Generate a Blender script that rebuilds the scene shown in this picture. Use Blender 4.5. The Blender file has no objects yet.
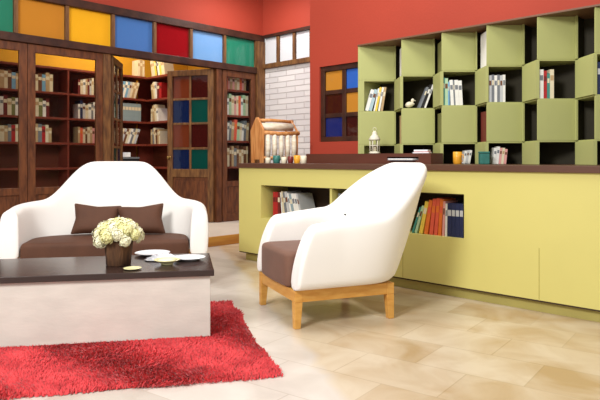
import bpy, bmesh, math, random
from mathutils import Vector, Matrix
rnd = random.Random(7)
C = bpy.context.scene.collection
TH = math.radians(44.35); CO, SI = math.cos(TH), math.sin(TH)
def R(X, Y):                      # metres right of / ahead of the viewer -> room coordinates
    return (CO*X - SI*Y, SI*X + CO*Y)
rad = math.radians

# ------------------------------------------------------------------ materials
def lin(c):
    return tuple(((v/255)/12.92 if v/255 <= .04045 else (((v/255)+.055)/1.055)**2.4) for v in c)+(1,)
MATS = {}
def mat(name, rgb, rough=.6, var=.0, scale=8, bump=0, bscale=60, spec=.4, metal=0, stretch=None, rgb2=None, sheen=0):
    if name in MATS: return MATS[name]
    m = bpy.data.materials.new(name); m.use_nodes = True
    nt = m.node_tree; b = nt.nodes['Principled BSDF']
    b.inputs['Roughness'].default_value = rough; b.inputs['Metallic'].default_value = metal
    b.inputs['Specular IOR Level'].default_value = spec
    if sheen: b.inputs['Sheen Weight'].default_value = sheen
    tc = nt.nodes.new('ShaderNodeTexCoord'); mp = nt.nodes.new('ShaderNodeMapping')
    nt.links.new(tc.outputs['Object'], mp.inputs['Vector'])
    if stretch: mp.inputs['Scale'].default_value = stretch
    nz = nt.nodes.new('ShaderNodeTexNoise'); nz.inputs['Scale'].default_value = scale
    nz.inputs['Detail'].default_value = 5; nt.links.new(mp.outputs['Vector'], nz.inputs['Vector'])
    mx = nt.nodes.new('ShaderNodeMix'); mx.data_type = 'RGBA'
    a = lin(rgb)
    d = lin(rgb2) if rgb2 else tuple(max(0, v*(1-var)) for v in a[:3])+(1,)
    mx.inputs['A'].default_value = d; mx.inputs['B'].default_value = a
    cr = nt.nodes.new('ShaderNodeMapRange'); cr.inputs[1].default_value = .35; cr.inputs[2].default_value = .65
    nt.links.new(nz.outputs['Fac'], cr.inputs[0]); nt.links.new(cr.outputs[0], mx.inputs['Factor'])
    nt.links.new(mx.outputs['Result'], b.inputs['Base Color'])
    if bump:
        n2 = nt.nodes.new('ShaderNodeTexNoise'); n2.inputs['Scale'].default_value = bscale; n2.inputs['Detail'].default_value = 4
        nt.links.new(mp.outputs['Vector'], n2.inputs['Vector'])
        bp = nt.nodes.new('ShaderNodeBump'); bp.inputs['Strength'].default_value = bump; bp.inputs['Distance'].default_value = .01
        nt.links.new(n2.outputs['Fac'], bp.inputs['Height']); nt.links.new(bp.outputs['Normal'], b.inputs['Normal'])
    MATS[name] = m; return m
def glass(name, rgb, clear=.4, rough=.08):
    if name in MATS: return MATS[name]
    m = bpy.data.materials.new(name); m.use_nodes = True; nt = m.node_tree
    b = nt.nodes['Principled BSDF']; b.inputs['Roughness'].default_value = rough
    b.inputs['Base Color'].default_value = lin(rgb)
    tc = nt.nodes.new('ShaderNodeTexCoord'); nz = nt.nodes.new('ShaderNodeTexNoise'); nz.inputs['Scale'].default_value = 9
    nt.links.new(tc.outputs['Object'], nz.inputs['Vector'])
    bp = nt.nodes.new('ShaderNodeBump'); bp.inputs['Strength'].default_value = .25; bp.inputs['Distance'].default_value = .01
    nt.links.new(nz.outputs['Fac'], bp.inputs['Height']); nt.links.new(bp.outputs['Normal'], b.inputs['Normal'])
    t = nt.nodes.new('ShaderNodeBsdfTransparent'); t.inputs[0].default_value = tuple(.2+.8*v for v in lin(rgb)[:3])+(1,)
    s = nt.nodes.new('ShaderNodeMixShader'); s.inputs[0].default_value = clear
    nt.links.new(b.outputs[0], s.inputs[1]); nt.links.new(t.outputs[0], s.inputs[2])
    nt.links.new(s.outputs[0], nt.nodes['Material Output'].inputs['Surface'])
    MATS[name] = m; return m

RED = mat('red plaster', (170,62,42), .75, .08, 1.2, .15, 40)
YEL = mat('yellow plaster', (236,176,44), .8, .12, 2, .1, 40)
BEAM = mat('dark brown timber', (74,40,24), .5, 0, 6, .25, 30, rgb2=(48,24,16), stretch=(1,1,1))
WOOD = mat('weathered oak stile', (128,88,48), .55, 0, 14, .3, 40, rgb2=(84,52,28), stretch=(2,2,.4))
DOORW = mat('brown door wood', (112,64,34), .5, 0, 12, .25, 40, rgb2=(76,40,22), stretch=(2,2,.5))
OAK = mat('honey oak', (216,164,84), .42, 0, 10, .08, 40, rgb2=(200,142,64), stretch=(1,1,4))
STEPW = mat('orange varnished step wood', (206,152,72), .45, 0, 5, .1, 30, rgb2=(182,122,54), stretch=(1,.4,3))
SHELFG = mat('olive green lacquer', (174,176,112), .55, .05, 3, .03, 80)
SHELFD = mat('shelf lining with painted shade', (50,44,26), .7, .2, 5)  # the shade inside the cubbies is put into this dark colour
COUNT = mat('mustard green counter panel', (208,198,118), .5, .05, 1.5, .03, 60)
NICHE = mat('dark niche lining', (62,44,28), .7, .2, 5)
WORK = mat('brown worktop laminate', (92,60,46), .4, .15, 6, .05, 40, stretch=(.3,3,3))
FAB = mat('white slipcover fabric', (240,237,231), .85, .02, 3, .12, 180, sheen=.2)
BRN = mat('brown suede', (118,84,68), .8, .14, 6, .15, 90, sheen=.1)
BRN2 = mat('dark brown cushion fabric', (90,56,38), .75, .18, 7, .15, 90)
TOPD = mat('dark wenge tabletop', (58,42,38), .22, .2, 5, .03, 30)
WASH = mat('whitewashed board', (220,214,203), .6, .10, 9, .1, 50, stretch=(.6,3,1.5))
PORC = mat('white porcelain', (240,243,247), .15, .02, 4)
PCREAM = mat('pale yellow glaze', (238,232,176), .25, .04, 4)
LINEN = mat('white linen', (240,242,248), .85, .03, 12, .2, 80)
BARK = mat('rough bark', (104,70,44), .85, 0, 16, .8, 40, rgb2=(46,28,18), stretch=(2,2,.35))
PETAL = mat('cream petal', (240,236,176), .7, .10, 30)
PETAL2 = mat('ivory petal', (246,243,212), .7, .08, 30)
LEAFM = mat('green stem', (96,112,52), .6, .2, 20)
PAPER = mat('book pages', (232,224,204), .8, .08, 60)
WMETAL = mat('white painted metal', (226,220,200), .45, .12, 20)
BIRCH = mat('birch bark', (238,230,212), .7, 0, 12, .3, 60, rgb2=(214,196,166), stretch=(1,1,3))
PINE = mat('orange pine', (222,160,98), .5, 0, 9, .15, 40, rgb2=(190,120,62), stretch=(3,3,.6))
CREAM = mat('cream ceramic', (232,222,196), .35, .05, 8)
GLASSY = {k: glass(k+' glass', c, cl) for k, c, cl in (
    ('yellow', (250,190,40), .15), ('sky blue', (78,128,196), .12), ('deep red', (150,20,28), .08), ('pale blue', (120,170,224), .12),
    ('sea green', (48,150,120), .35), ('amber', (206,140,50), .15), ('navy', (24,40,110), .12), ('bright blue', (50,104,196), .12),
    ('maroon', (66,20,18), .2), ('rust', (118,54,32), .25), ('teal', (14,74,66), .2), ('dark blue', (18,34,76), .2))}
FROST = glass('frosted white glass', (224,226,230), .08, .35)
CLEAR = glass('clear glass', (24,26,26), .93, .02)
CLEAR.node_tree.nodes['Transparent BSDF'].inputs[0].default_value = (.97,.98,.97,1)

# brick
def brick_mat():
    m = bpy.data.materials.new('whitewashed brick'); m.use_nodes = True; nt = m.node_tree; b = nt.nodes['Principled BSDF']
    tc = nt.nodes.new('ShaderNodeTexCoord'); mp = nt.nodes.new('ShaderNodeMapping'); mp.inputs['Rotation'].default_value = (rad(90),0,0)
    br = nt.nodes.new('ShaderNodeTexBrick'); br.inputs['Scale'].default_value = 1
    br.inputs['Brick Width'].default_value = .36; br.inputs['Row Height'].default_value = .082; br.inputs['Mortar Size'].default_value = .007
    br.inputs['Mortar Smooth'].default_value = .5
    br.inputs['Color1'].default_value = lin((232,228,226)); br.inputs['Color2'].default_value = lin((218,214,214)); br.inputs['Mortar'].default_value = lin((204,197,195))
    nt.links.new(tc.outputs['Object'], mp.inputs['Vector']); nt.links.new(mp.outputs['Vector'], br.inputs['Vector'])
    nt.links.new(br.outputs['Color'], b.inputs['Base Color'])
    bp = nt.nodes.new('ShaderNodeBump'); bp.invert = True; bp.inputs['Strength'].default_value = .9; bp.inputs['Distance'].default_value = .012
    nt.links.new(br.outputs['Fac'], bp.inputs['Height']); nt.links.new(bp.outputs['Normal'], b.inputs['Normal'])
    b.inputs['Roughness'].default_value = .7
    return m
BRICK = brick_mat()
def floor_mat():
    m = bpy.data.materials.new('stone tile floor'); m.use_nodes = True; nt = m.node_tree; b = nt.nodes['Principled BSDF']
    N = nt.nodes.new; L = nt.links.new
    tc = N('ShaderNodeTexCoord'); mp = N('ShaderNodeMapping'); mp.inputs['Rotation'].default_value = (0,0,rad(-8))
    L(tc.outputs['Object'], mp.inputs['Vector'])
    br = N('ShaderNodeTexBrick'); br.inputs['Scale'].default_value = 1; br.inputs['Brick Width'].default_value = .52; br.inputs['Row Height'].default_value = .34
    br.inputs['Mortar Size'].default_value = .004; br.inputs['Mortar Smooth'].default_value = .6
    br.inputs['Color1'].default_value = (0,0,0,1); br.inputs['Color2'].default_value = (1,1,1,1); br.inputs['Mortar'].default_value = (.5,.5,.5,1)
    L(mp.outputs['Vector'], br.inputs['Vector'])
    nz = N('ShaderNodeTexNoise'); nz.inputs['Scale'].default_value = 3.2; nz.inputs['Detail'].default_value = 7; nz.inputs['Distortion'].default_value = .8
    L(tc.outputs['Object'], nz.inputs['Vector'])
    add = N('ShaderNodeMath'); add.operation = 'MULTIPLY_ADD'; add.inputs[1].default_value = .28; L(br.outputs['Color'], add.inputs[0]); L(nz.outputs['Fac'], add.inputs[2])
    mr = N('ShaderNodeMapRange'); mr.inputs[1].default_value = .40; mr.inputs[2].default_value = .86; L(add.outputs[0], mr.inputs[0])
    tan = N('ShaderNodeMix'); tan.data_type = 'RGBA'; tan.inputs['A'].default_value = lin((176,148,108)); tan.inputs['B'].default_value = lin((208,193,168)); L(mr.outputs[0], tan.inputs['Factor'])
    gry = N('ShaderNodeMix'); gry.data_type = 'RGBA'; gry.inputs['A'].default_value = lin((186,176,164)); gry.inputs['B'].default_value = lin((214,206,196)); L(mr.outputs[0], gry.inputs['Factor'])
    # the paler aisle of paving is divided from the tan tiles along a line over the floor
    p0 = R(-.06, 3.53); p1 = R(.19, 2.56)
    dx, dy = p1[0]-p0[0], p1[1]-p0[1]; l = math.hypot(dx, dy); nx, ny = -dy/l, dx/l    # + = towards the tan side
    vm = N('ShaderNodeVectorMath'); vm.operation = 'DOT_PRODUCT'; vm.inputs[1].default_value = (nx, ny, 0); L(tc.outputs['Object'], vm.inputs[0])
    sb = N('ShaderNodeMath'); sb.operation = 'SUBTRACT'; sb.inputs[1].default_value = nx*p0[0]+ny*p0[1]; L(vm.outputs['Value'], sb.inputs[0])
    nb = N('ShaderNodeMath'); nb.operation = 'MULTIPLY_ADD'; nb.inputs[1].default_value = .22; nb.inputs[2].default_value = -.11; L(nz.outputs['Fac'], nb.inputs[0])
    sm = N('ShaderNodeMath'); sm.operation = 'ADD'; L(sb.outputs[0], sm.inputs[0]); L(nb.outputs[0], sm.inputs[1])
    mr2 = N('ShaderNodeMapRange'); mr2.inputs[1].default_value = -.03; mr2.inputs[2].default_value = .04; L(sm.outputs[0], mr2.inputs[0])
    mx = N('ShaderNodeMix'); mx.data_type = 'RGBA'; L(mr2.outputs[0], mx.inputs['Factor']); L(gry.outputs['Result'], mx.inputs['A']); L(tan.outputs['Result'], mx.inputs['B'])
    mo = N('ShaderNodeMix'); mo.data_type = 'RGBA'; mo.blend_type = 'MULTIPLY'; mo.inputs['B'].default_value = (.86,.84,.8,1)
    L(br.outputs['Fac'], mo.inputs['Factor']); L(mx.outputs['Result'], mo.inputs['A'])
    L(mo.outputs['Result'], b.inputs['Base Color'])
    b.inputs['Roughness'].default_value = .32; b.inputs['Specular IOR Level'].default_value = .4
    bp = N('ShaderNodeBump'); bp.inputs['Strength'].default_value = .12; bp.inputs['Distance'].default_value = .006; L(nz.outputs['Fac'], bp.inputs['Height']); L(bp.outputs['Normal'], b.inputs['Normal'])
    return m
FLOOR = floor_mat()
PLAT = mat('pale stone platform', (216,204,190), .45, .08, 4, .05, 30)

# ------------------------------------------------------------------ mesh building
class MB:
    def __init__(s): s.v = []; s.f = []; s.m = []; s.sm = []
    def add(s, vs, fs, M=None, mi=0, smooth=False):
        o = len(s.v)
        for p in vs:
            p = Vector(p); s.v.append(M @ p if M else p)
        for f in fs: s.f.append([i+o for i in f]); s.m.append(mi); s.sm.append(smooth)
        return s
    def box(s, x0, x1, y0, y1, z0, z1, M=None, mi=0):
        vs = [(x,y,z) for x in (x0,x1) for y in (y0,y1) for z in (z0,z1)]
        return s.add(vs, [(0,1,3,2),(4,6,7,5),(0,4,5,1),(2,3,7,6),(0,2,6,4),(1,5,7,3)], M, mi)
    def frustum(s, a, b, M=None, mi=0):   # a, b: (x0,x1,y0,y1,z)
        vs = [(a[0],a[2],a[4]),(a[1],a[2],a[4]),(a[1],a[3],a[4]),(a[0],a[3],a[4]),(b[0],b[2],b[4]),(b[1],b[2],b[4]),(b[1],b[3],b[4]),(b[0],b[3],b[4])]
        return s.add(vs, [(3,2,1,0),(4,5,6,7),(0,1,5,4),(1,2,6,5),(2,3,7,6),(3,0,4,7)], M, mi)
    def loft(s, rings, M=None, mi=0, caps=True, smooth=True, closed=True):
        n = len(rings[0]); vs = [p for r in rings for p in r]; fs = []
        for i in range(len(rings)-1):
            for j in range(n if closed else n-1):
                k = (j+1) % n
                fs.append((i*n+j, i*n+k, (i+1)*n+k, (i+1)*n+j))
        if caps: fs.append(list(range(n))[::-1]); fs.append([(len(rings)-1)*n+j for j in range(n)])
        return s.add(vs, fs, M, mi, smooth)
    def lathe(s, prof, seg=24, M=None, mi=0, caps=True, wob=None):
        rings = []
        for i,(r,z) in enumerate(prof):
            rings.append([((r*(wob(j,i) if wob else 1))*math.cos(2*math.pi*j/seg), (r*(wob(j,i) if wob else 1))*math.sin(2*math.pi*j/seg), z) for j in range(seg)])
        return s.loft(rings, M, mi, caps)
    def tube(s, pts, r, seg=8, M=None, mi=0):
        pts = [Vector(p) for p in pts]; rings = []
        for i,p in enumerate(pts):
            t = (pts[min(i+1,len(pts)-1)]-pts[max(i-1,0)]).normalized()
            a = t.cross(Vector((0,0,1)) if abs(t.z) < .9 else Vector((1,0,0))).normalized(); b = t.cross(a)
            rr = r[i] if isinstance(r, (list,tuple)) else r
            rings.append([p+a*rr*math.cos(2*math.pi*j/seg)+b*rr*math.sin(2*math.pi*j/seg) for j in range(seg)])
        return s.loft(rings, M, mi)
    def prism(s, poly, y0, y1, M=None, mi=0):  # poly in x,z
        n = len(poly); vs = [(x,y0,z) for x,z in poly]+[(x,y1,z) for x,z in poly]
        fs = [list(range(n)), list(range(2*n-1,n-1,-1))]+[(j,j+n,(j+1)%n+n,(j+1)%n) for j in range(n)]
        return s.add(vs, fs, M, mi)
    def build(s, name, mats, parent=None, bevel=0, sub=0, segs=2):
        me = bpy.data.meshes.new(name); me.from_pydata([tuple(p) for p in s.v], [], s.f)
        for m in (mats if isinstance(mats, (list,tuple)) else [mats]): me.materials.append(m)
        me.polygons.foreach_set('material_index', s.m); me.polygons.foreach_set('use_smooth', s.sm)
        bm = bmesh.new(); bm.from_mesh(me); bmesh.ops.recalc_face_normals(bm, faces=bm.faces); bm.to_mesh(me); bm.free()
        me.update()
        o = bpy.data.objects.new(name, me); C.objects.link(o)
        if parent: o.parent = parent
        if bevel:
            b = o.modifiers.new('bevel', 'BEVEL'); b.width = bevel; b.segments = segs; b.limit_method = 'ANGLE'; b.angle_limit = rad(40)
        if sub:
            b = o.modifiers.new('sub', 'SUBSURF'); b.levels = sub; b.render_levels = sub
        return o
def tag(o, label=None, cat=None, group=None, kind=None):
    if label: o['label'] = label
    if cat: o['category'] = cat
    if group: o['group'] = group
    if kind: o['kind'] = kind
    return o
def empty(name, loc, rz=0, label=None, cat=None, group=None, kind=None):
    o = bpy.data.objects.new(name, None); o.location = loc; o.rotation_euler = (0,0,rz); o.empty_display_size = .05
    C.objects.link(o); return tag(o, label, cat, group, kind)
def struct(o, label=None): o['kind'] = 'structure'; 
def S(mb, name, m, label=None, cat=None, parent=None, bevel=0):
    o = mb.build(name, m, parent, bevel)
    if not parent: tag(o, label, cat, None, 'structure')
    return o

# ------------------------------------------------------------------ the room
SW = -6.81      # plane of the timber screen on the left
BW = 6.16       # plane of the brick wall
RW = 4.85       # plane of the red wall with the shelves
SX = -5.53      # front of the raised platform
PZ = .104
S(MB().box(SX-.02, 4, -3, RW+.1, -.1, 0).box(SX-.02,-4.44,RW+.1,BW,-.1,0), 'floor', FLOOR, 'beige and tan stone tile floor across the whole room', 'floor')
pl = S(MB().box(-8.75, SX-.025, -.6, BW, -.1, PZ), 'floor_platform', PLAT, 'pale raised floor in front of and behind the timber doors', 'floor')
S(MB().box(SX-.025, SX, -.6, BW, 0.0, PZ+.006), 'trim_1', STEPW, 'orange varnished wooden riser along the edge of the raised floor', 'step', bevel=.003)
# red header over the timber screen, brick wall
S(MB().box(SW-.1, SW, -.6, BW+.1, 2.862, 4.3), 'wall_left', RED, 'red wall above the timber screen and coloured panes', 'wall')
S(MB().box(SW+.001, -4.3, BW, BW+.1, 2.862, 4.3), 'wall_back_upper', RED, 'red wall above the three frosted panes', 'wall')
S(MB().box(SW+.001, -4.3, BW, BW+.1, PZ, 2.355), 'wall_back', BRICK, 'white painted brick wall below the frosted panes', 'wall')
# red wall with window hole
wx0, wx1, wz0, wz1 = -4.445, -3.80, 1.185, 2.0
mb = MB().box(-4.587, wx0, RW, RW+.14, 0, 4.3).box(wx1, 4, RW, RW+.14, 0, 4.3).box(wx0, wx1, RW, RW+.14, 0, wz0).box(wx0, wx1, RW, RW+.14, wz1, 4.3)
mb.box(-4.587, -4.44, RW+.14, BW-.001, 0, 4.3).box(-4.43,-3.7,RW+.3,RW+.34,.9,2.3)
S(mb, 'wall_right', RED, 'bright red wall behind the olive shelves and counter', 'wall')
# closet behind the screen
S(MB().box(-8.85, -8.75, -.6, BW, PZ, 4.3), 'wall_closet', YEL, 'yellow wall behind the bookcases of the book room', 'wall')
S(MB().box(-8.75, SW-.101, BW, BW+.1, PZ, 4.3), 'wall_closet_end', YEL, 'yellow end wall of the book room', 'wall')
# beams
S(MB().box(SW-.06, SW+.05, -.6, BW-.001, 2.765, 2.86), 'trim_2', BEAM, 'long dark upper beam over the row of coloured panes', 'beam', bevel=.006)
S(MB().box(SW-.06, SW+.05, -.6, BW-.16, 2.275, 2.365), 'trim_3', BEAM, 'long dark lower beam under the row of coloured panes', 'beam', bevel=.006)
S(MB().box(SW+.05, -4.587, BW-.05, BW+.04, 2.815, 2.86), 'trim_4', BEAM, 'thin dark beam above the frosted panes', 'beam', bevel=.004)
S(MB().box(SW+.05, -4.587, BW-.05, BW+.04, 2.357, 2.425), 'trim_5', WOOD, 'brown rail between the frosted panes and the white brick', 'beam', bevel=.004)
S(MB().box(SW-.06, SW+.06, BW-.155, BW-.002, PZ, 2.763), 'trim_6', WOOD, 'tall brown corner post between screen and white brick wall', 'post', bevel=.006)
# clerestory panes
edges = [.8, 1.38, 1.95, 2.53, 3.10, 3.676, 4.258, 4.827, 5.403, BW-.157]
cols = ['pale blue','deep red','sea green','amber','yellow','sky blue','deep red','pale blue','sea green']
for i in range(9):
    a, b = edges[i], edges[i+1]
    w = empty('window_%d' % (i+1), (SW, (a+b)/2, 2.366), 0, 'square %s glass pane in the row above the timber doors%s' % (cols[i],
        {4:' left of the sky blue pane',5:' over the doorway',6:' over the middle of the doorway',7:' above the open paned door',8:' next to the corner post',2:', further left towards the room',3:', left of the yellow pane',0:', first of the row',1:', second of the row'}[i]), 'window', kind='structure')
    h = (b-a)/2
    MB().box(-.012,.0,-h+.02,h-.02,.0,.398).build('pane', GLASSY[cols[i]], w)
    MB().box(-.03,.04,h-.022,h+.022 if i < 8 else h,0,.398).build('stile', WOOD, w, bevel=.004)
# frosted panes
fe = [SW+.06, -6.457, -6.12, -5.785, -5.45, -5.1, -4.59]
for i in range(6):
    a, b = fe[i], fe[i+1]; h = (b-a)/2
    w = empty('window_%d' % (i+10), ((a+b)/2, BW, 2.426), 0, 'frosted white pane above the white brick wall, %s' % ['next to the corner post','in the middle','at the red wall edge','behind the red wall','farther behind the red wall','farthest behind the red wall'][i], 'window', kind='structure')
    MB().box(-h+.005, h-.005, 0, .012, 0, .388).build('pane', FROST, w)
    MB().box(h-.028, h+.028 if i<5 else h, -.03, .03, 0, .388).build('stile', WOOD, w, bevel=.004)

# jambs and fixed glazed panels of the screen
S(MB().box(SW-.05, SW+.03, 5.262, 5.35, PZ, 2.274), 'trim_7', DOORW, 'brown door post between the open door and the side light', 'post', bevel=.005)
S(MB().box(SW-.05, SW+.03, 3.55, 3.645, PZ, 2.274), 'trim_8', WOOD, 'left post of the doorway into the book room', 'post', bevel=.005)
def side_light(n, d0, d1, label, glassm, rows):
    w = empty('window_%d' % n, (SW, d0, PZ), 0, label, 'window', kind='structure')
    W = d1-d0; mb = MB(); H = 2.168
    mb.box(-.02,.022,0,.085,0,H).box(-.02,.022,W-.085,W,0,H).box(-.02,.022,.085,W-.085,H-.09,H).box(-.02,.022,.085,W-.085,0,.12).box(-.02,.022,.085,W-.085,.5,.58)
    for z in rows: mb.box(-.015,.018,.085,W-.085,z,z+.022)
    mb.build('frame', DOORW, w, bevel=.004)
    MB().box(-.006,.006,.085,W-.085,.12,.5).build('panel', DOORW, w)
    MB().box(-.004,.004,.085,W-.085,.58,H-.09).build('pane', glassm, w)
side_light(20, 5.372, 5.995, 'narrow glazed side light with bookshelves behind it beside the corner post', CLEAR, [])
side_light(21, 2.66, 3.547, 'glazed side light left of the doorway into the book room', CLEAR, [])
side_light(22, 1.80, 2.655, 'glazed side light farthest left in the timber screen', CLEAR, [])
S(MB().box(SW-.04, SW+.02, -.6, 1.795, PZ, 2.274), 'wall_screen', DOORW, 'brown boarded part of the timber screen far left', 'wall')

# doors
def door(n, hinge, end, label, cols4):
    v = Vector((end[0]-hinge[0], end[1]-hinge[1])); L = v.length
    e = empty('door_%d' % n, (hinge[0], hinge[1], PZ+.012), math.atan2(v.y, v.x), label, 'door', kind='structure')
    z = lambda a: a-PZ-.012
    rows = [(1.87,2.186),(1.52,1.84),(1.17,1.49),(.857,1.135)]
    mb = MB(); t = .024; sw = .085
    mb.box(0,sw,-t,t,0,z(2.27)).box(L-sw,L,-t,t,0,z(2.27)).box(sw,L-sw,-t,t,z(2.186),z(2.27)).box(sw,L-sw,-t,t,z(.74),z(.857)).box(sw,L-sw,-t,t,0,z(.26))
    mb.build('frame', WOOD, e, bevel=.004)
    mb = MB(); c = L/2
    mb.box(c-.016,c+.016,-.017,.017,z(.857),z(2.186))
    for a in (1.84, 1.49, 1.135): mb.box(sw,L-sw,-.016,.016,z(a),z(a+.03))
    mb.build('glazing_bar', WOOD, e, bevel=.003)
    mb = MB().box(sw,L-sw,-.008,.008,z(.26),z(.74))
    mb.box(sw+.05,L-sw-.05,-.016,.016,z(.31),z(.69)); mb.build('lower_panel', DOORW, e, bevel=.006)
    for r,(a,b) in enumerate(rows):
        for k,(x0,x1) in enumerate(((c+.016,L-sw),(sw,c-.016))):
            cn = cols4[r][k]
            tag(MB().box(x0,x1,-.004,.004,z(a)+.0,z(b)).build('pane', GLASSY[cn], e), '%s glass pane' % cn)
    mb = MB().lathe([(0.001,0),(.022,.0),(.022,.006),(.008,.01),(.008,.035),(.02,.042),(.022,.055),(.014,.066),(.001,.068)], 14, Matrix.Translation((L-.042,.024,z(1.02))) @ Matrix.Rotation(rad(-90),4,'X'))
    mb.build('door_handle', mat('aged brass', (150,120,70), .35, .2, 20, metal=.8), e)
door(1, (SW-.005, 5.235), (-7.48, 4.92), 'open brown door with rust, blue, red and green panes right of the doorway',
     [('rust','maroon'),('dark blue','teal'),('rust','maroon'),('dark blue','teal')])
door(2, (SW-.03, 3.675), (-7.35, 4.10), 'brown door standing open inward, seen edge on at left of the doorway',
     [('rust','maroon'),('dark blue','teal'),('rust','maroon'),('dark blue','teal')])

# red wall window
w = empty('window_30', (wx0, RW+.05, wz0), 0, 'dark brown six pane window with amber and blue glass in the red wall', 'window', kind='structure')
W, H = wx1-wx0, wz1-wz0; f = .055; mb = MB()
mb.box(0,W,-.03,.03,0,f).box(0,W,-.03,.03,H-f,H).box(0,f,-.03,.03,f,H-f).box(W-f,W,-.03,.03,f,H-f)
mb.build('frame', BEAM, w, bevel=.004)
cx0, cx1 = W/2-.026, W/2+.026; zr = [f, (H-2*f-.09)/3]
hh = zr[1]; mb = MB().box(cx0,cx1,-.022,.022,f,H-f)
for k in (1,2): z = f+k*hh+(k-1)*.045; mb.box(f,cx0,-.02,.02,z,z+.045).box(cx1,W-f,-.02,.02,z,z+.045)
mb.build('glazing_bar', BEAM, w, bevel=.003)
pc = [('navy','maroon'),('maroon','amber'),('amber','bright blue')]
for r in range(3):
    z = f+r*(hh+.045)
    for k,(x0,x1) in enumerate(((f,cx0),(cx1,W-f))):
        tag(MB().box(x0,x1,-.004,.004,z,z+hh).build('pane', GLASSY[pc[r][k]], w), '%s glass pane' % pc[r][k])

# ------------------------------------------------------------------ books
BC = {'white':(236,234,228),'cream':(226,214,184),'pale grey':(196,198,200),'slate grey':(120,124,130),'black':(34,32,34),'red':(176,36,38),
      'orange':(232,120,48),'yellow':(236,204,80),'navy blue':(34,44,84),'sky blue':(120,170,206),'teal':(64,140,130),'pale blue':(172,196,204),
      'brown':(112,70,44),'pink':(226,160,156),'olive':(120,120,70),'maroon':(110,34,34),'coral':(228,96,72),'pale green':(176,208,170),'tan':(190,160,118),'grey blue':(146,166,174)}
def bookmat(c): return mat('book cover '+c, BC[c], .5, .08, 20)
BM = {}
def book_mesh(t, h, d, c, mark=True):
    key = (round(t,3), round(h,3), round(d,3), c)
    if key in BM: return BM[key]
    k = .0025; mb = MB()
    mb.box(-t/2,-t/2+k,0,d,0,h).box(t/2-k,t/2,0,d,0,h).box(-t/2+k,t/2-k,0,k,0,h)
    mb.box(-t/2+k,t/2-k,k,d-.004,.003,h-.004,mi=1)
    mb.box(-t/2+.003,t/2-.003,-.0006,0,h*.62,h*.8,mi=2)          # title band on the spine
    o = mb.build('book', [bookmat(c), PAPER, bookmat({'white':'slate grey','cream':'tan','black':'white','navy blue':'pale grey','red':'maroon','coral':'orange','orange':'coral','yellow':'cream','maroon':'cream'}.get(c,'cream' if sum(BC[c])<520 else 'brown'))])
    BM[key] = o.data; C.objects.unlink(o); bpy.data.objects.remove(o); return BM[key]
ORD = ['leftmost','second','third','fourth','fifth','sixth','seventh','eighth','ninth','tenth','eleventh','twelfth','thirteenth','fourteenth','fifteenth','sixteenth','seventeenth','eighteenth','nineteenth','twentieth']
def place_book(pos, yaw, t, h, d, c, lean, label, group, name='book'):
    o = bpy.data.objects.new(name, book_mesh(t,h,d,c)); C.objects.link(o)
    a = rad(lean); o.rotation_euler = (0, a, yaw)
    o.location = (pos[0], pos[1], pos[2]+t/2*abs(math.sin(a))+.0005)
    return tag(o, label, 'book', group)
def row(origin, yaw, specs, where, group, x=0):
    """specs: (thickness, height, depth, colour, lean[, gap before]); books run along the local x axis from the origin"""
    ux, uy = math.cos(yaw), math.sin(yaw); prev = 0; ph = 0; n = len(specs); used = {}
    for i, sp in enumerate(specs):
        t,h,d,c,lean = sp[:5]; a = rad(lean)
        x += sp[5] if len(sp) > 5 else .0012
        if i == 0 and lean < 0: x += h*math.sin(-a)
        if i and lean < prev: x += min(h,ph)*(math.sin(rad(prev))-math.sin(a))
        w = t/math.cos(a); cx = x + w/2 if lean == 0 else x + t*math.cos(a)/2 + (0)
        pos = (origin[0]+ux*cx, origin[1]+uy*cx, origin[2])
        st = 'leaning ' if abs(lean) > 3 else ''
        side = ORD[i] if i < len(ORD) else 'number %d' % (i+1)
        if i == n-1: side = 'rightmost'
        place_book(pos, yaw, t, h, d, c, lean, '%s%s book, %s %s' % (st, c, side, where), group)
        x += w; prev, ph = lean, h
    return x
def rspec(n, cols, t=(.028,.045), h=(.2,.26), d=.17, lean=0):
    out = []
    for i in range(n): out.append((round(rnd.uniform(*t),3), round(rnd.uniform(*h),2), d, cols[i % len(cols)], lean))
    return out

# bookcases in the book room ---------------------------------------
CASE = mat('reddish brown bookcase wood', (132,56,40), .5, .2, 8, .1, 40, stretch=(2,2,2))
CASEB = mat('bookcase back board', (120,56,34), .6, .2, 6)
LZ = [.53,.88,1.23,1.58,1.93,2.28]
def bookcase(name, loc, rz, L, D, levels, label, top, uprights=(), corner_open=False):
    e = empty(name, loc, rz, label, 'bookcase')
    for x in ([0] if corner_open else [0, L-.025])+list(uprights): MB().box(x,x+.025,0,D,0,top-loc[2]-.03).build('upright', CASE, e, bevel=.002)
    MB().box(0,L,D,D+.015,0,top-loc[2]).build('back_panel', CASEB, e)
    for z in levels:
        xs = sorted([0.025]+[u for u in uprights]+[L if corner_open else L-.025]+[u+.025 for u in uprights])
        if z == max(levels): MB().box(-.0,L,-.004,D,z-loc[2]-.03,z-loc[2]).build('shelf', CASE, e, bevel=.002); continue
        m = MB()
        for a,b in zip(xs[::2], xs[1::2]): m.box(a,b,-.002,D,z-loc[2]-.03,z-loc[2])
        m.build('shelf', CASE, e, bevel=.002)
    return e
ups = (1.2,)
# long case faces +s: local x runs along +d reversed so that the books read left to right
bookcase('bookcase', (-8.3, 2.6, PZ), rad(90), 2.46, .3, LZ, 'long reddish brown bookcase along the back of the book room', 2.28, ups, True)
bookcase('bookcase', (-8.62, 5.10, PZ), 0, 1.06, .27, LZ, 'short reddish brown bookcase turning the corner behind the open paned door', 2.28)
SLZ = [.5, .89, 1.27, 1.645, 2.02]
bookcase('bookcase', (-6.90, 5.372, PZ), rad(90), .72, .26, SLZ+[2.26], 'reddish brown bookcase behind the narrow side light', 2.26)

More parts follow.
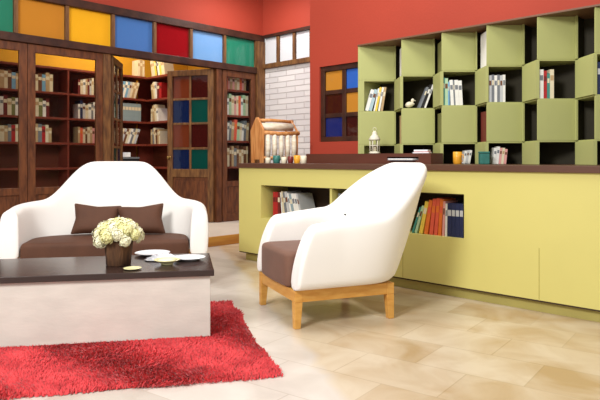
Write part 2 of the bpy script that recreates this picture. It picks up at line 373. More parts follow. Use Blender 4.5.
g = 'books in the long bookcase of the book room'
def longrow(zi, specs, where, start): row((-8.315, 2.6+start, LZ[zi]), rad(90), specs, where, g)
longrow(4, [(.04,.24,.17,c,14) for c in ('cream','pale blue')]+[(.036,.25,.17,c,16) for c in ('sky blue','white','sky blue','pale grey','cream','tan','cream')], 'on the top row beside the book room corner', 1.93)
longrow(3, [(.052,.27,.2,'grey blue',0)]*8, 'in the binder set in the book room', 1.95)
longrow(2, [(.03,.22,.17,'brown',0),(.034,.2,.17,'tan',18)]+[(.034,.24,.17,c,20) for c in ('cream','pale grey','brown','cream','white','slate grey','cream','pale grey')], 'in the leaning low row beside the book room corner', 1.92)
longrow(4, rspec(7, ['maroon','cream','white','tan','maroon','pale grey','cream']), 'on the high shelf left of the doorway post', 1.36)
longrow(3, rspec(7, ['white','navy blue','pale grey','cream','white','slate grey','white']), 'on the middle shelf left of the doorway post', 1.36)
longrow(2, rspec(7, ['tan','coral','cream','brown','cream','tan','pink']), 'on the low shelf left of the doorway post', 1.36)
for zi, cl, nm in ((4, ['tan','cream','brown','sky blue'], 'high'),(3, ['white','maroon','cream','olive'], 'middle'),(2, ['cream','tan','slate grey','red'],'low')):
    longrow(zi, rspec(14, cl, t=(.04,.055)), 'on the %s shelf at the far left' % nm, .3)
longrow(5, [(.04,.25,.17,'cream',0),(.04,.26,.17,'tan',0),(.035,.25,.17,'cream',0)], 'on top of the long bookcase at its corner', 2.32)
g2 = 'books in the corner bookcase of the book room'
def cornrow(zi, specs, where, start): row((-8.28+start, 5.115, LZ[zi]), 0, specs, where, g2)
row((-8.28, 5.115, LZ[5]), 0, [(.05,.25,.17,'cream',-12),(.045,.26,.17,'cream',-12),(.045,.26,.17,'yellow',-12),(.02,.25,.17,'black',-14),(.05,.25,.17,'white',-12),(.05,.25,.17,'yellow',-12),(.04,.24,.17,'cream',-12),(.04,.24,.17,'cream',-12)], 'standing on top of the corner bookcase', g2)
cornrow(4, [(.05,.23,.17,'tan',-8),(.045,.26,.17,'cream',-10),(.04,.26,.17,'white',-10),(.06,.24,.18,'maroon',0),(.06,.24,.18,'red',0)], 'on the highest row of the corner bookcase', .02)
cornrow(3, [(.04,.2,.17,'cream',0),(.05,.25,.17,'tan',-7),(.05,.26,.17,'cream',-8),(.05,.2,.17,'white',-9)], 'on the middle row of the corner bookcase', .02)
cornrow(2, [(.04,.23,.17,'tan',0),(.035,.24,.17,'slate grey',-6),(.04,.25,.17,'cream',-6),(.035,.22,.17,'brown',-8),(.04,.23,.17,'tan',0),(.03,.2,.17,'cream',0)], 'on the low row of the corner bookcase', .02)
g3 = 'books behind the narrow side light'
for zi, cl, nm in ((3, ['pink','tan','cream','coral','pink','tan'], 'top'),(2, ['pink','cream','coral','white','pale green','cream'], 'second'),(1, ['coral','pale green','cream','white','slate grey','tan'], 'third'),(0,['slate grey','brown','tan','cream','brown','tan'],'bottom')):
    row((-6.915, 5.41, SLZ[zi+1]-.0), rad(90), rspec(12, cl, t=(.036,.052), h=((.24,.31) if zi < 3 else (.18,.205)), d=.18, lean=(0,4,0,0)[zi]), 'on the %s shelf behind the narrow side light' % ['lowest','third','second','highest'][zi], g3)
# papers and black box on the low shelf
o = empty('file_box', (-8.42, 4.78, LZ[1]+.001), rad(90), 'black flat file box with lid on the low shelf of the book room', 'box')
MB().box(-.17,.17,-.1,.1,0,.12).build('body', bookmat('black'), o, bevel=.006); MB().box(-.175,.175,-.105,.105,.1205,.15).build('lid', bookmat('slate grey'), o, bevel=.005)
o = MB().box(-.1,.1,-.09,.09,0,.012).box(-.1,.1,-.09,.09,.012,.014,mi=1).box(-.09,.1,-.085,.085,.014,.07).build('paper_stack', [LINEN, PAPER], bevel=.003)
o.location = (-8.42, 4.72, LZ[1]+.1525); o.rotation_euler = (0,0,rad(75)); tag(o, 'white stack of papers lying on the black file box', 'papers')

# ------------------------------------------------------------------ counter
CF, CL, CR, CT = 3.888, -4.652, 1.6, .958
c = empty('counter', (CL, CF, 0), 0, 'long mustard green counter cabinet with open book niches', 'counter')
L = CR-CL; DEP = RW-CF-.004; zt = CT-.045
nz0, nz1 = .432, .749
nx = [(.327,1.19),(1.215,1.83),(1.855,2.483)]
mb = MB(); nd = .36
mb.box(0,L,0,DEP,.083,nz0).box(0,L,0,DEP,nz1,zt)
xs = [0]+[v for p in nx for v in p]+[L]
mb.box(0,nx[0][0],0,DEP,nz0,nz1).box(nx[-1][1],L,0,DEP,nz0,nz1).box(nx[0][0],nx[-1][1],nd+.02,DEP,nz0,nz1)
mb.build('body', COUNT, c)
m = MB()
for a in (nx[0][1], nx[1][1]): m = MB().box(a,a+.025,.02,nd,nz0,nz1); m.build('divider', COUNT, c, bevel=.002)
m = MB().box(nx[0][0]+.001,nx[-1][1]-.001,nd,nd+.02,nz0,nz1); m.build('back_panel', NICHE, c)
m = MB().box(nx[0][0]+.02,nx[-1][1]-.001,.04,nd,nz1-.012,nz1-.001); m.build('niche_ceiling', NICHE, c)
MB().box(.06,L,.04,DEP-.01,0,.083).build('plinth', mat('plinth olive', (176,164,92), .6, .1, 4), c)
MB().box(.0,L,.004,.04,.072,.084).build('painted_shadow_line', NICHE, c)  # dark strip drawn as the shadow line below the counter body
for x in (1.96, 3.02, 4.4): MB().box(x,x+.003,-.0012,.0002,.088,nz0-.01).build('panel_seam', mat('panel seam', (150,138,58), .6), c)
wt = MB().box(CL-.015, CR, CF-.02, RW-.004, zt+.0005, CT).build('worktop', WORK, bevel=.003); tag(wt, 'long brown worktop on the mustard counter', 'worktop')
# raised ledge at the left of the shelves
lg = empty('ledge_box', (-4.12, 4.30, CT+.0005), 0, 'low dark brown raised ledge standing on the worktop before the shelves', 'ledge')
MB().box(0,1.42,.0,.19,0,.032).box(0,.98,0,.19,.032,.06).box(1.3,1.42,0,.19,.032,.06).box(.98,1.3,.12,.19,.032,.06).box(0,1.42,0,.19,.06,.09).build('body', mat('dark brown ledge board', (96,52,38), .45, .15, 6, stretch=(.4,3,3)), lg)
o = MB().box(-.13,.13,-.1,.05,0,.004).box(-.125,.12,-.095,.045,.004,.009,mi=1).box(-.13,.125,-.1,.05,.009,.014).build('magazine', [LINEN, PAPER]); o.location = (-2.975, 4.36, CT+.033); tag(o, 'thin white magazine poking out of the slot in the brown ledge', 'magazine', None)
o = MB().box(-.07,.07,-.05,.05,0,.008).box(-.06,.065,-.045,.045,.008,.016,mi=1).box(-.06,.06,-.05,.045,.016,.03).build('booklet', [LINEN, bookmat('pink')]); o.location = (-2.86, 4.42, CT+.091); o.rotation_euler=(0,0,.3); tag(o, 'small pile of white and pink booklets lying on the brown ledge', 'booklet')

# ------------------------------------------------------------------ zig-zag shelf
SD = 4.5; DIR = (CO, SI)         # each face is turned towards the sofa corner
corner = [-3.615] + [-3.129+.41*k for k in range(9)]
rowz = [(1.7515,2.072),(1.456,1.7395),(1.14,1.444),(CT+.001,1.128)]
sh = empty('wall_shelf', (corner[0], RW, CT), 0, 'olive green wall shelf of zig-zag cubbies standing on the counter', 'shelf')
def rel(mb): return Matrix.Translation((-corner[0], -RW, -CT))
XR = corner[-1]
T = rel(None)
MB().box(corner[0]-.01, XR, SD-.012, RW-.002, 2.072, 2.086, T).build('top_board', mat('top board with painted shade', (112,78,56), .5, .1, 5), sh, bevel=.001)  # shade of the underside is put into the brown of the whole board
zz = []
for k in range(len(corner)-1):
    p_ = corner[k+1]-corner[k]; L_ = p_/(CO+SI*SI/CO); zz += [(corner[k]+.002, SD+.004), (corner[k]+CO*L_-.001, SD+SI*L_+.003)]
zz += [(XR, SD+.004), (XR, RW-.013), (corner[0]+.002, RW-.013)]
for z in (1.7395,1.444,1.128):
    n_ = len(zz); m_ = MB().add([(x,y,z) for x,y in zz]+[(x,y,z+.012) for x,y in zz], [list(range(n_)), list(range(2*n_-1,n_-1,-1))]+[(q,(q+1)%n_,(q+1)%n_+n_,q+n_) for q in range(n_)], T); m_.build('shelf_board', SHELFG, sh)
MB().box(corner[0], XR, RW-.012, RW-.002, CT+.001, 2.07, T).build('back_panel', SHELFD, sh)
MB().box(corner[0]-.012, corner[0]+0, SD+.0, RW-.003, CT+.001, 2.071, T).build('end_panel', SHELFG, sh, bevel=.001)
faces = []
for k in range(len(corner)-1):
    s0, s1 = corner[k], corner[k+1]; p = s1-s0; Lf = p/(CO+SI*SI/CO)
    a = Vector((s0, SD, 0)); b = a + Vector((DIR[0],DIR[1],0))*Lf; faces.append((a, b, Lf))
    Ma = T @ Matrix.Translation(a) @ Matrix.Rotation(TH, 4, 'Z')
    Lside = (b-Vector((s1,SD,0))).length
    Mb = T @ Matrix.Translation(Vector((s1,SD,0))) @ Matrix.Rotation(TH+rad(90), 4, 'Z')
    for r,(z0,z1) in enumerate(rowz):
        if r in (0,2):
            MB().box(.0,Lf,.0,.012,z0,z1,Ma).build('cubby_front', SHELFG, sh, bevel=.0015)
            MB().box(Lside-.03,Lside-.002,.002,.014,z0,z1,Mb).build('slot_stile', SHELFG, sh)
        else:
            st = .05 if k == 0 else .014
            MB().box(0,st,0,.012,z0,z1,Ma).build('stile', SHELFG, sh)
            MB().box(.0,Lside-.002,.0,.012,z0,z1,Mb).build('cubby_side', SHELFG, sh)
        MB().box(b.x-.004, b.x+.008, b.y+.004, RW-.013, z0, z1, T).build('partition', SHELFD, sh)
# contents of the cubbies: local frame turned by TH, origin at the face's left corner
def cub(k, r, specs, where, x=.03, y=.03):
    a, b, Lf = faces[k]; ex = Vector((DIR[0],DIR[1],0)); ey = Vector((-DIR[1],DIR[0],0)); o = a+ex*x+ey*y
    z = rowz[r][0]; row((o.x,o.y,z), TH, specs, where, 'books in the olive zig-zag shelf')
def cubpos(k, x, y, r): 
    a, b, Lf = faces[k]; ex = Vector((DIR[0],DIR[1],0)); ey = Vector((-DIR[1],DIR[0],0)); o = a+ex*x+ey*y; return (o.x, o.y, rowz[r][0]+.0005)
cub(0, 1, [(.03,.21,.09,'white',16),(.03,.21,.09,'pale blue',16),(.012,.22,.09,'white',12),(.02,.23,.09,'yellow',12),(.018,.23,.09,'white',10),(.022,.23,.09,'tan',9)], 'in the left open cubby above the lantern', x=.06, y=.015)
cub(1, 1, [(.018,.2,.09,'slate grey',22),(.02,.22,.09,'black',20),(.016,.22,.09,'white',20)], 'leaning beside the white bird in the second cubby', x=.155, y=.015)
cub(2, 1, [(.022,.235,.1,'teal',0),(.026,.23,.1,'pale green',0),(.012,.2,.1,'sky blue',0),(.026,.215,.1,'white',-3),(.012,.215,.1,'slate grey',-3),(.03,.215,.1,'white',-3),(.03,.21,.1,'white',-3)], 'in the middle open cubby of the olive shelf', x=.006, y=.015)
cub(3, 1, [(.022,.215,.1,'pale grey',0),(.02,.22,.1,'slate grey',0),(.022,.215,.1,'white',0),(.02,.22,.1,'slate grey',0),(.022,.215,.1,'pale grey',0),(.02,.22,.1,'white',0)], 'in the right open cubby of the olive shelf', x=.02, y=.015)
cub(2, 3, [(.02,.11,.08,'white',10),(.018,.115,.08,'pale grey',10),(.02,.115,.08,'white',10)], 'on the worktop beside the orange cup', x=.18, y=.012)
cub(3, 3, [(.022,.13,.08,'white',6),(.022,.14,.08,'white',6),(.018,.13,.08,'pink',6),(.02,.13,.08,'cream',6),(.02,.12,.08,'pink',6)], 'on the worktop right of the teal tin', x=.05, y=.012)
for k in (4,5,6):
    cub(k, 1, rspec(4, [['white','red','teal','cream'],['navy blue','white','tan','yellow'],['olive','white','coral','grey blue']][k-4], t=(.02,.03), h=(.19,.23), d=.09), 'in open cubby %s right of the grey ring-bound row' % ['just','farther','farthest'][k-4], x=.02, y=.015)
# books in side slots: standing just inside the open side
def slot(k, r, c, h, label, w=.15):
    s1 = Vector((corner[k+1], SD, 0)); ey = Vector((-DIR[1],DIR[0],0)); ex = Vector((DIR[0],DIR[1],0))
    p = s1+ey*.032+ex*.04
    p2 = p
    place_book((p2.x, p2.y, rowz[r][0]), TH, .035, h, w, c, 0, label, 'books in the olive zig-zag shelf')
slot(2, 0, 'white', .29, 'tall white book in the top side slot at right of the shelf', .21)
slot(0, 0, 'white', .27, 'tall white book in the top side slot at left of the shelf', .2)
slot(1, 0, 'olive', .27, 'olive book inside the top middle side slot of the shelf', .22)
slot(2, 2, 'maroon', .25, 'maroon book in the lower side slot at right of the shelf', .2)
slot(0, 2, 'tan', .26, 'tan book in the lower side slot at left of the shelf', .2)
slot(1, 2, 'olive', .26, 'olive book inside the lower middle side slot of the shelf', .22)
# bird
b = empty('bird_figurine', cubpos(1,.085,.055,1), TH, 'small white ceramic bird in the second cubby', 'figurine')
pr = []
m = MB()
ringsb = []
for i in range(11):
    t = i/10; x = -.045+.09*t; rr = .027*math.sin(math.pi*min(1,max(.02,t**.8)))**.7+.001; zc = .03+.012*(t)*1
    ringsb.append([(x, rr*math.cos(2*math.pi*j/12), zc+rr*math.sin(2*math.pi*j/12)) for j in range(12)])
m.loft(ringsb); m.build('body', CREAM, b, sub=1)
MB().lathe([(.001,-.019),(.012,-.015),(.019,0),(.012,.015),(.001,.019)],12,Matrix.Translation((.025,0,.072))).lathe([(.016,0),(.013,.03)],12,Matrix.Translation((.02,0,.035))).build('head', CREAM, b, sub=1)
MB().tube([(.04,0,.072),(.056,0,.068)],[.005,.001],6).build('beak', CREAM, b)
# orange cup, teal tin
def cpos(px, d): 
    r = (px-300)/604; Y = d/(SI*r+CO); X = r*Y; p = R(X,Y); return (p[0],p[1],CT+.001)
def cup(name, pos, r, h, m, label, handle=True, cat='cup', scale=1, rot=0):
    e = empty(name, pos, rot, label, cat)
    MB().lathe([(r*.8,0),(r*.95,.006),(r,h*.5),(r,h),(r*.9,h),(r*.88,h*.2),(.001,h*.15)],24,caps=False).lathe([(.001,0.001),(r*.8,0)],24,caps=False).build('body', m, e)
    if handle:
        MB().tube([(r*.95,0,h*.8),(r*1.4,0,h*.78),(r*1.5,0,h*.5),(r*1.35,0,h*.25),(r*.95,0,h*.2)], .004, 6).build('handle', m, e)
    return e
ORG = mat('orange glaze', (240,170,50), .3, .15, 30); TEA = mat('teal enamel', (56,120,110), .35, .2, 30); MAR = mat('dark red glaze', (120,40,36), .3, .1, 20)
cup('cup', cpos(457.5,4.43), .036, .1, ORG, 'orange mug on the worktop beneath the middle cubby', True)
e = empty('tin', cpos(484,4.43), TH, 'teal square tin with lid on the worktop beside small books', 'tin')
MB().box(-.037,.037,-.03,.03,0,.085).build('body', TEA, e, bevel=.006); MB().box(-.039,.039,-.032,.032,.0855,.1).build('lid', TEA, e, bevel=.004)
# lantern
e = empty('lantern', (*R(.1235*5.52, 5.52), CT+.0915), TH, 'small white metal lantern standing on the brown ledge', 'lantern')
MB().lathe([(.05,0),(.052,.008),(.046,.012),(.044,.02)],6).build('base', WMETAL, e)
m = MB()
for i in range(6):
    a = 2*math.pi*i/6; x,y = .042*math.cos(a), .042*math.sin(a); m.tube([(x,y,.018),(x,y,.125)], .0045, 6)
m.lathe([(.046,.07),(.046,.076)],6); m.build('cage', WMETAL, e)
MB().lathe([(.052,.122),(.056,.13),(.04,.152),(.026,.172),(.022,.176),(.024,.19),(.01,.205),(.001,.208)],6).build('roof', WMETAL, e)
ring = [(.016*math.cos(t*math.pi/8),0,.222+.016*math.sin(t*math.pi/8)) for t in range(17)]
MB().tube(ring,.0022,6).build('hanging_ring', WMETAL, e)
MB().lathe([(.001,.0205),(.016,.0205),(.016,.08),(.001,.082)],12).build('candle', CREAM, e)

# ------------------------------------------------------------------ log-house rack and small cups
rk = empty('magazine_rack', (*R(-.0430*6.2, 6.33), CT+.001), TH+rad(30), 'small house shaped wooden rack with five birch log slats on the counter end', 'rack')
W, D, H = .40, .25, .47
def gable(x, m=PINE):
    poly = [(-D/2,0.0),(-D/2+.05,0),(-D/2+.06,.035),(D/2-.06,.035),(D/2-.05,0),(D/2,0),(D/2+.02,.34),(.02,H),(-.02,H),(-D/2-.02,.34)]
    return MB().prism(poly, -.011, .011, Matrix.Translation((x,0,0)) @ Matrix.Rotation(rad(90),4,'Z'))
gable(-W/2).build('gable_board', PINE, rk, bevel=.003)
g_ = MB()
for s_ in (-1,1): g_.tube([(W/2, s_*(D/2-.01), 0),(W/2, s_*(D/2), .33),(W/2,0,H-.02)], .013, 8)
g_.build('gable_frame', PINE, rk)
MB().tube([(-W/2+.012,0,H-.03),(-.05,0,H-.024),(W/2+.02,0,H-.035)], .017, 8).build('ridge_pole', PINE, rk)
MB().tube([(-W/2+.012,-D/2-.005,.31),(0,-D/2-.008,.3),(W/2+.02,-D/2-.005,.31)], .022, 8).build('eave_log', PINE, rk)
MB().tube([(-W/2+.012,-D/2,.055),(W/2,-D/2,.055)], .012, 8).build('lower_rail', PINE, rk)
MB().tube([(-W/2+.012,D/2,.31),(W/2,D/2,.31)], .012, 8).tube([(-W/2+.012,D/2,.055),(W/2,D/2,.055)], .012, 8).build('back_rail', PINE, rk)
MB().tube([(-W/2+.013,-.055,.372),(W/2-.02,-.055,.375)], .04, 12).build('roof_log', BIRCH, rk)
for i in range(5):
    x = -W/2+.055+i*.076; MB().tube([(x,-D/2-.002,.04),(x+.005,-D/2-.004,.16),(x,-D/2-.002,.29)], [.024,.026,.023], 10).build('birch_slat', BIRCH, rk)
MB().box(-W/2+.012,W/2-.01,-D/2+.03,D/2-.02,.035,.047).build('bottom_board', PINE, rk)
def cpos(px, d): 
    r = (px-300)/604; Y = d/(SI*r+CO); X = r*Y; p = R(X,Y); return (p[0],p[1],CT+.001)
for px, d, r, h, m, lab, hd in ((276.5,3.98,.034,.075,TEA,'small teal cup in front of the house shaped rack',True),(268,4.0,.026,.055,CREAM,'cream cup left of the teal cup',False),
        (284,3.99,.026,.06,CREAM,'cream cup between the teal and dark red cups',False),(290.5,4.02,.026,.065,MAR,'small dark red cup before the rack',False),(297,3.98,.03,.075,ORG,'yellow cup on the counter between dark red and cream cups',False),(303.5,4.02,.028,.07,CREAM,'cream cup rightmost of the row on the counter',False)):
    cup('cup', cpos(px,d), r, h, m, lab, hd)

# niche books
def niche(i, specs, where, x, y=.08): row((CL+nx[i][0]+x, CF+y, nz0), 0, specs, where, 'books in the counter niches')
niche(0, [(.035,.25,.2,'red',0),(.03,.25,.2,'red',0),(.03,.25,.2,'maroon',0),(.012,.25,.2,'white',-6),(.02,.26,.2,'cream',-8),(.025,.25,.2,'slate grey',-10),(.03,.26,.2,'pale grey',-12),(.02,.25,.2,'white',-14),(.03,.24,.2,'grey blue',-15),(.03,.25,.2,'white',-16),(.03,.25,.2,'white',-17),(.02,.25,.2,'pale grey',-18)], 'in the left counter niche', .06, .1)
niche(1, [(.03,.27,.2,'slate grey',0),(.03,.26,.2,'teal',0),(.03,.25,.2,'white',0),(.03,.25,.2,'white',0),(.03,.26,.2,'grey blue',0)], 'in the middle counter niche behind the armchair', .02, .08)
niche(2, [(.016,.21,.18,'teal',20),(.02,.22,.18,'pale green',18),(.03,.25,.18,'yellow',13),(.03,.26,.18,'orange',10),(.03,.27,.18,'coral',7),(.028,.275,.18,'coral',5),(.026,.27,.18,'orange',4),(.018,.255,.18,'pink',2),(.016,.24,.18,'white',1),(.032,.245,.18,'navy blue',0),(.03,.245,.18,'navy blue',0),(.032,.245,.18,'navy blue',0),(.03,.245,.18,'navy blue',0)], 'in the right counter niche', .165, .03)

# ------------------------------------------------------------------ upholstered tub seats
def tub_path(a, f, y0, b, n=40, e=2.5):
    pts = []; na = 10
    for i in range(na): pts.append((a, -f+(y0+f)*i/na))
    for i in range(n+1):
        t = math.pi*i/n; c_, s_ = math.cos(t), math.sin(t)
        pts.append((a*math.copysign(abs(c_)**(2/e), c_), y0+b*abs(s_)**(2/e)))
    for i in range(na): pts.append((-a, y0-(y0+f)*(i+1)/na))
    return pts
def tub(parent, a, f, y0, b, zb, za, zk, zh, th, lean, climb=(.42,.84), retreat=.13, e=2.5):
    pts = tub_path(a, f, y0, b, e=e); n = len(pts)
    cum = [0]
    for i in range(1,n): cum.append(cum[-1]+math.dist(pts[i],pts[i-1]))
    tot = cum[-1]; rings = []
    def ring(i, shrink=0, fwd=0):
        t = min(cum[i], tot-cum[i])/(tot/2)         # 0 front end .. 1 middle of the back
        j0, j1 = max(0,i-1), min(n-1,i+1)
        tx, ty = pts[j1][0]-pts[j0][0], pts[j1][1]-pts[j0][1]; l = math.hypot(tx,ty); nxx, nyy = ty/l, -tx/l
        q = max(0,min(1,(t-climb[0])/(climb[1]-climb[0]))); q = q*q*(3-2*q)
        arm = za+(zk-za)*min(1,t/climb[0])
        ztop = arm+(zh-arm)*q - shrink*.5
        qb = 1
        th_ = th*(1-.12*q)*(1-shrink*2.2)
        ln = .03+ (lean-.03)*(max(0,min(1,(t-.3)/.5)))**1.3
        out = []
        prof = [(.5,0,0),(.54,.15,0),(.56,.4,0),(.55,.7,0),(.5,.88,0)]
        for k in range(7): 
            ang = math.pi*k/6; prof.append((.46*math.cos(ang), 1, .46*math.sin(ang)))
        prof += [(-.48,.88,0),(-.5,.6,0),(-.5,.3,0),(-.5,0,0)]
        rv = 1+1.2*q; zs = ztop-th_*.46*rv
        for u, hz, up in prof:
            z = zb+(zs-zb)*hz+up*th_*rv; u = u-.16*q*qb*max(0,hz-.4)/.6 if u > 0 and not up else u
            rel_ = (z-zb)/(zh-zb)
            off = u*th_ + ln*rel_**1.05
            # the front end of each arm slopes back towards its top
            ret = retreat*max(0,(z-zb)/(za-zb))**2.0*max(0,1-t/.30)
            out.append((pts[i][0]+nxx*off, pts[i][1]+nyy*off+ret-fwd, z))
        return out
    rings.append(ring(0,.22,.014)); rings.append(ring(0,.10,.010)); rings.append(ring(0,.03,.004))
    for i in range(n): rings.append(ring(i))
    rings.append(ring(n-1,.03,.004)); rings.append(ring(n-1,.10,.010)); rings.append(ring(n-1,.22,.014))
    o = MB().loft(rings).build('shell', FAB, parent, sub=1)
    return o
def cushion(parent, a, f, y0, b, th, z0, z1, name='seat_cushion', m=BRN, r=.035, front=-.01, halves=1):
    pts = [p for p in tub_path(a-th/2-.004, f, y0, b-th/2-.004, 24) ]
    pts[0] = (pts[0][0], -f+front); pts[-1] = (pts[-1][0], -f+front)
    # front edge
    fr = [(pts[-1][0]+(pts[0][0]-pts[-1][0])*t/8, -f+front-.012*math.sin(math.pi*t/8)) for t in range(1,8)]
    pts = pts+fr; cxm, cym = 0, (y0+b-f)/2
    rings = []
    for k in range(6):
        q = k/5*math.pi/2; ins = r*(1-math.sin(q)); z = z0+r*.6*(1-math.cos(q))
        rings.append((ins, z))
    prof = [(r, z0)] + [(r*(1-math.sin(math.pi/2*k/4)), z0+r*.6*(1-math.cos(math.pi/2*k/4))) for k in range(1,5)]
    prof += [(r*(1-math.cos(math.pi/2*k/5)), z1-r+r*math.sin(math.pi/2*k/5)) for k in range(6)]
    rr = []
    for ins, z in prof:
        rr.append([(x-math.copysign(min(ins,abs(x)*.9), x) if abs(x) > 1e-6 else x, cym+(y-cym)*(1-ins/abs(cym-(-f))), z) for x,y in pts])
    for q in (.8,.5,.2): rr.append([(x*q, cym+(y-cym)*q, z1+.012*(1-q)) for x,y,_z in rr[len(prof)-1]])
    return MB().loft(rr).build(name, m, parent, sub=1)
def frame(parent, hx, fy, by, zl, zr, taper=.012):
    w = .05
    for sx in (-1,1):
        for yy, s2 in ((fy,-1),(by,1)):
            x1, x0 = sx*hx, sx*(hx-w); y1, y0_ = yy, yy-s2*w
            mbx = MB(); xa, xb = min(x0,x1), max(x0,x1); ya, yb = min(y0_,y1), max(y0_,y1)
            ti = taper
            low = (xa+(ti if sx > 0 else 0), xb-(ti if sx < 0 else 0), ya+(ti if s2 > 0 else 0), yb-(ti if s2 < 0 else 0), 0)
            mbx.frustum(low, (xa,xb,ya,yb,zl)); mbx.frustum((xa,xb,ya,yb,zl),(xa,xb,ya,yb,zr))
            mbx.build('leg', OAK, parent, bevel=.003)
    MB().box(-hx+w,hx-w,fy+.003,fy+.035,zl,zr).build('front_rail', OAK, parent, bevel=.002)
    MB().box(-hx+w,hx-w,by-.035,by-.003,zl,zr).build('back_rail', OAK, parent, bevel=.002)
    for sx in (-1,1):
        xa, xb = sorted((sx*(hx-.003), sx*(hx-.035))); MB().box(xa,xb,fy+w,by-w,zl,zr).build('side_rail', OAK, parent, bevel=.002)
def pillow(parent_loc, rot, w, h, t, m, label, name='pillow'):
    n = 14; vs = []; fs = []
    for side in (1,-1):
        for i in range(n+1):
            for j in range(n+1):
                u, v = -1+2*i/n, -1+2*j/n
                th = t/2*((1-u**4)*(1-v**4))**.55
                k = 1-.16*(1-abs(u))**1*(v*v) ; k2 = 1-.13*(1-abs(v))*(u*u)
                vs.append((u*w/2*k2, side*(th+.002), v*h/2*k))
    N = (n+1)**2
    for s_ in (0,1):
        for i in range(n):
            for j in range(n):
                a = s_*N+i*(n+1)+j; f_ = (a,a+1,a+n+2,a+n+1); fs.append(f_ if s_ else f_[::-1])
    border = [i*(n+1) for i in range(n+1)]+[n*(n+1)+j for j in range(1,n+1)]+[i*(n+1)+n for i in range(n-1,-1,-1)]+[j for j in range(n-1,0,-1)]
    for k in range(len(border)):
        a, b2 = border[k], border[(k+1)%len(border)]; fs.append((a,b2,b2+N,a+N))
    o = MB().add(vs, fs, smooth=True).build(name, m, sub=1); o.location = parent_loc; o.rotation_euler = rot
    return tag(o, label, 'pillow')

# right armchair: faces left in the photograph
cx, cy = R(.155, 3.975)
fac = math.atan2(-.375,-.927)+TH          # heading of the seat front in room coordinates
ch = empty('armchair', (cx,cy,0), fac+rad(90), 'white tub armchair with brown seat and oak legs before the counter', 'armchair')
frame(ch, .335, -.335, .335, .155, .225)
tub(ch, .322, .328, 0.0, .355, .2255, .615, .655, .982, .14, .29, climb=(.55,.85), retreat=.11, e=3.4)
cushion(ch, .322, .345, 0.0, .33, .135, .226, .445)
MB().lathe([(.001,.004),(.006,.003),(.007,0)],10,Matrix.Translation((.36,-.02,.665)) @ Matrix.Rotation(rad(35),4,'Y')).build('button', bookmat('black'), ch)
# sofa behind the table
sa = rad(11)
ex = (math.cos(sa), math.sin(sa))
sc = (-.72-.76*ex[0], 4.70-.76*ex[1]); fy = .36
scx, scy = sc[0]-math.sin(sa)*fy, sc[1]+math.cos(sa)*fy
sx, sy = R(scx, scy)
so = empty('sofa', (sx,sy,0), TH+sa, 'white curved two seat sofa with brown seat behind the coffee table', 'sofa')
frame(so, .72, -.34, .34, .155, .225)
tub(so, .69, .30, -.06, .375, .2255, .615, .66, .985, .135, .20, climb=(.49,.83), retreat=.05)
cushion(so, .69, .315, -.06, .375, .135, .226, .372, m=BRN2)
def on_sofa(x,y,z):
    v = Matrix.Rotation(TH+sa,4,'Z') @ Vector((x,y,0)); return (sx+v.x, sy+v.y, z)
pillow(on_sofa(.235,.04,.495), (rad(-20),rad(-4),TH+sa), .38,.265,.13, BRN2, 'dark brown pillow leaning on the sofa back, right of two')
pillow(on_sofa(-.125,.085,.50), (rad(-20),rad(4),TH+sa), .38,.265,.11, BRN2, 'dark brown pillow leaning on the sofa back behind the flowers')

# ------------------------------------------------------------------ rug
RA = rad(12.8)
rx, ry = R(-.085, 2.76)
rug = empty('rug', (rx,ry,0), TH+RA, 'red shaggy rug under the coffee table', 'rug')
RWD, RDP = 2.35, 1.50
MB().box(-RWD+.02,-.02,.02,RDP-.02,.001,.005,Matrix(((1,-.045,0,0),(0,1,0,0),(0,0,1,0),(0,0,0,1)))).build('backing', mat('rug backing', (150,60,50), .9, .2, 20), rug)
def wob(t): return .006*math.sin(7*t)+.005*math.sin(17*t+1)
vs = []; fs = []; mi = []
NB = 90000
for i in range(NB):
    x = -rnd.random()*RWD; y = rnd.random()*RDP
    if x < -1.9 and rnd.random() < .5: continue
    x2 = x*(1)+wob(y) if x > -.1 else x
    y2 = y+wob(x) if y < .1 else y
    x2 -= .045*y
    a = rnd.random()*6.283; w_ = .0045; hgt = .010+.009*rnd.random()
    patch = math.sin(9*x+3*math.sin(5*y))*math.cos(8*y+2*math.sin(6*x))
    lx = .012*patch+.014*(rnd.random()-.5); ly = .012*math.cos(7*x+5*y)+.014*(rnd.random()-.5)
    o_ = len(vs); dx, dy = math.cos(a)*w_, math.sin(a)*w_
    vs += [(x2-dx,y2-dy,.003),(x2+dx,y2+dy,.003),(x2+lx*.8+dx*.8,y2+ly*.8+dy*.8,.003+hgt*.65),(x2+lx*1.4-dx*.6,y2+ly*1.4-dy*.6,.003+hgt)]
    fs.append((o_,o_+1,o_+2,o_+3))
SHAG = mat('red shag', (226,68,72), .8, 0, 7, rgb2=(192,42,48), sheen=.3)
me = bpy.data.meshes.new('pile'); me.from_pydata(vs, [], fs); me.materials.append(SHAG)
o = bpy.data.objects.new('pile', me); C.objects.link(o); o.parent = rug; o['kind'] = 'stuff'

# ------------------------------------------------------------------ coffee table
TA = rad(11); tx, ty = R(-.50, 3.37)
tb = empty('coffee_table', (tx,ty,0), TH+TA, 'low coffee table with dark top and whitewashed box base', 'table')
TW, TD, TT = 1.32, .58, .384
MB().box(-TW,0,0,TD,.010,TT-.034).build('base_box', WASH, tb, bevel=.003)
MB().box(-TW+.005,-.005,.005,TD-.02,.0055,.0098).build('plinth', TOPD, tb)  # dark strip standing in for the shadow gap under the base
MB().box(-TW-.02,.02,-.02,TD+.02,TT-.0335,TT).build('tabletop', TOPD, tb, bevel=.003)
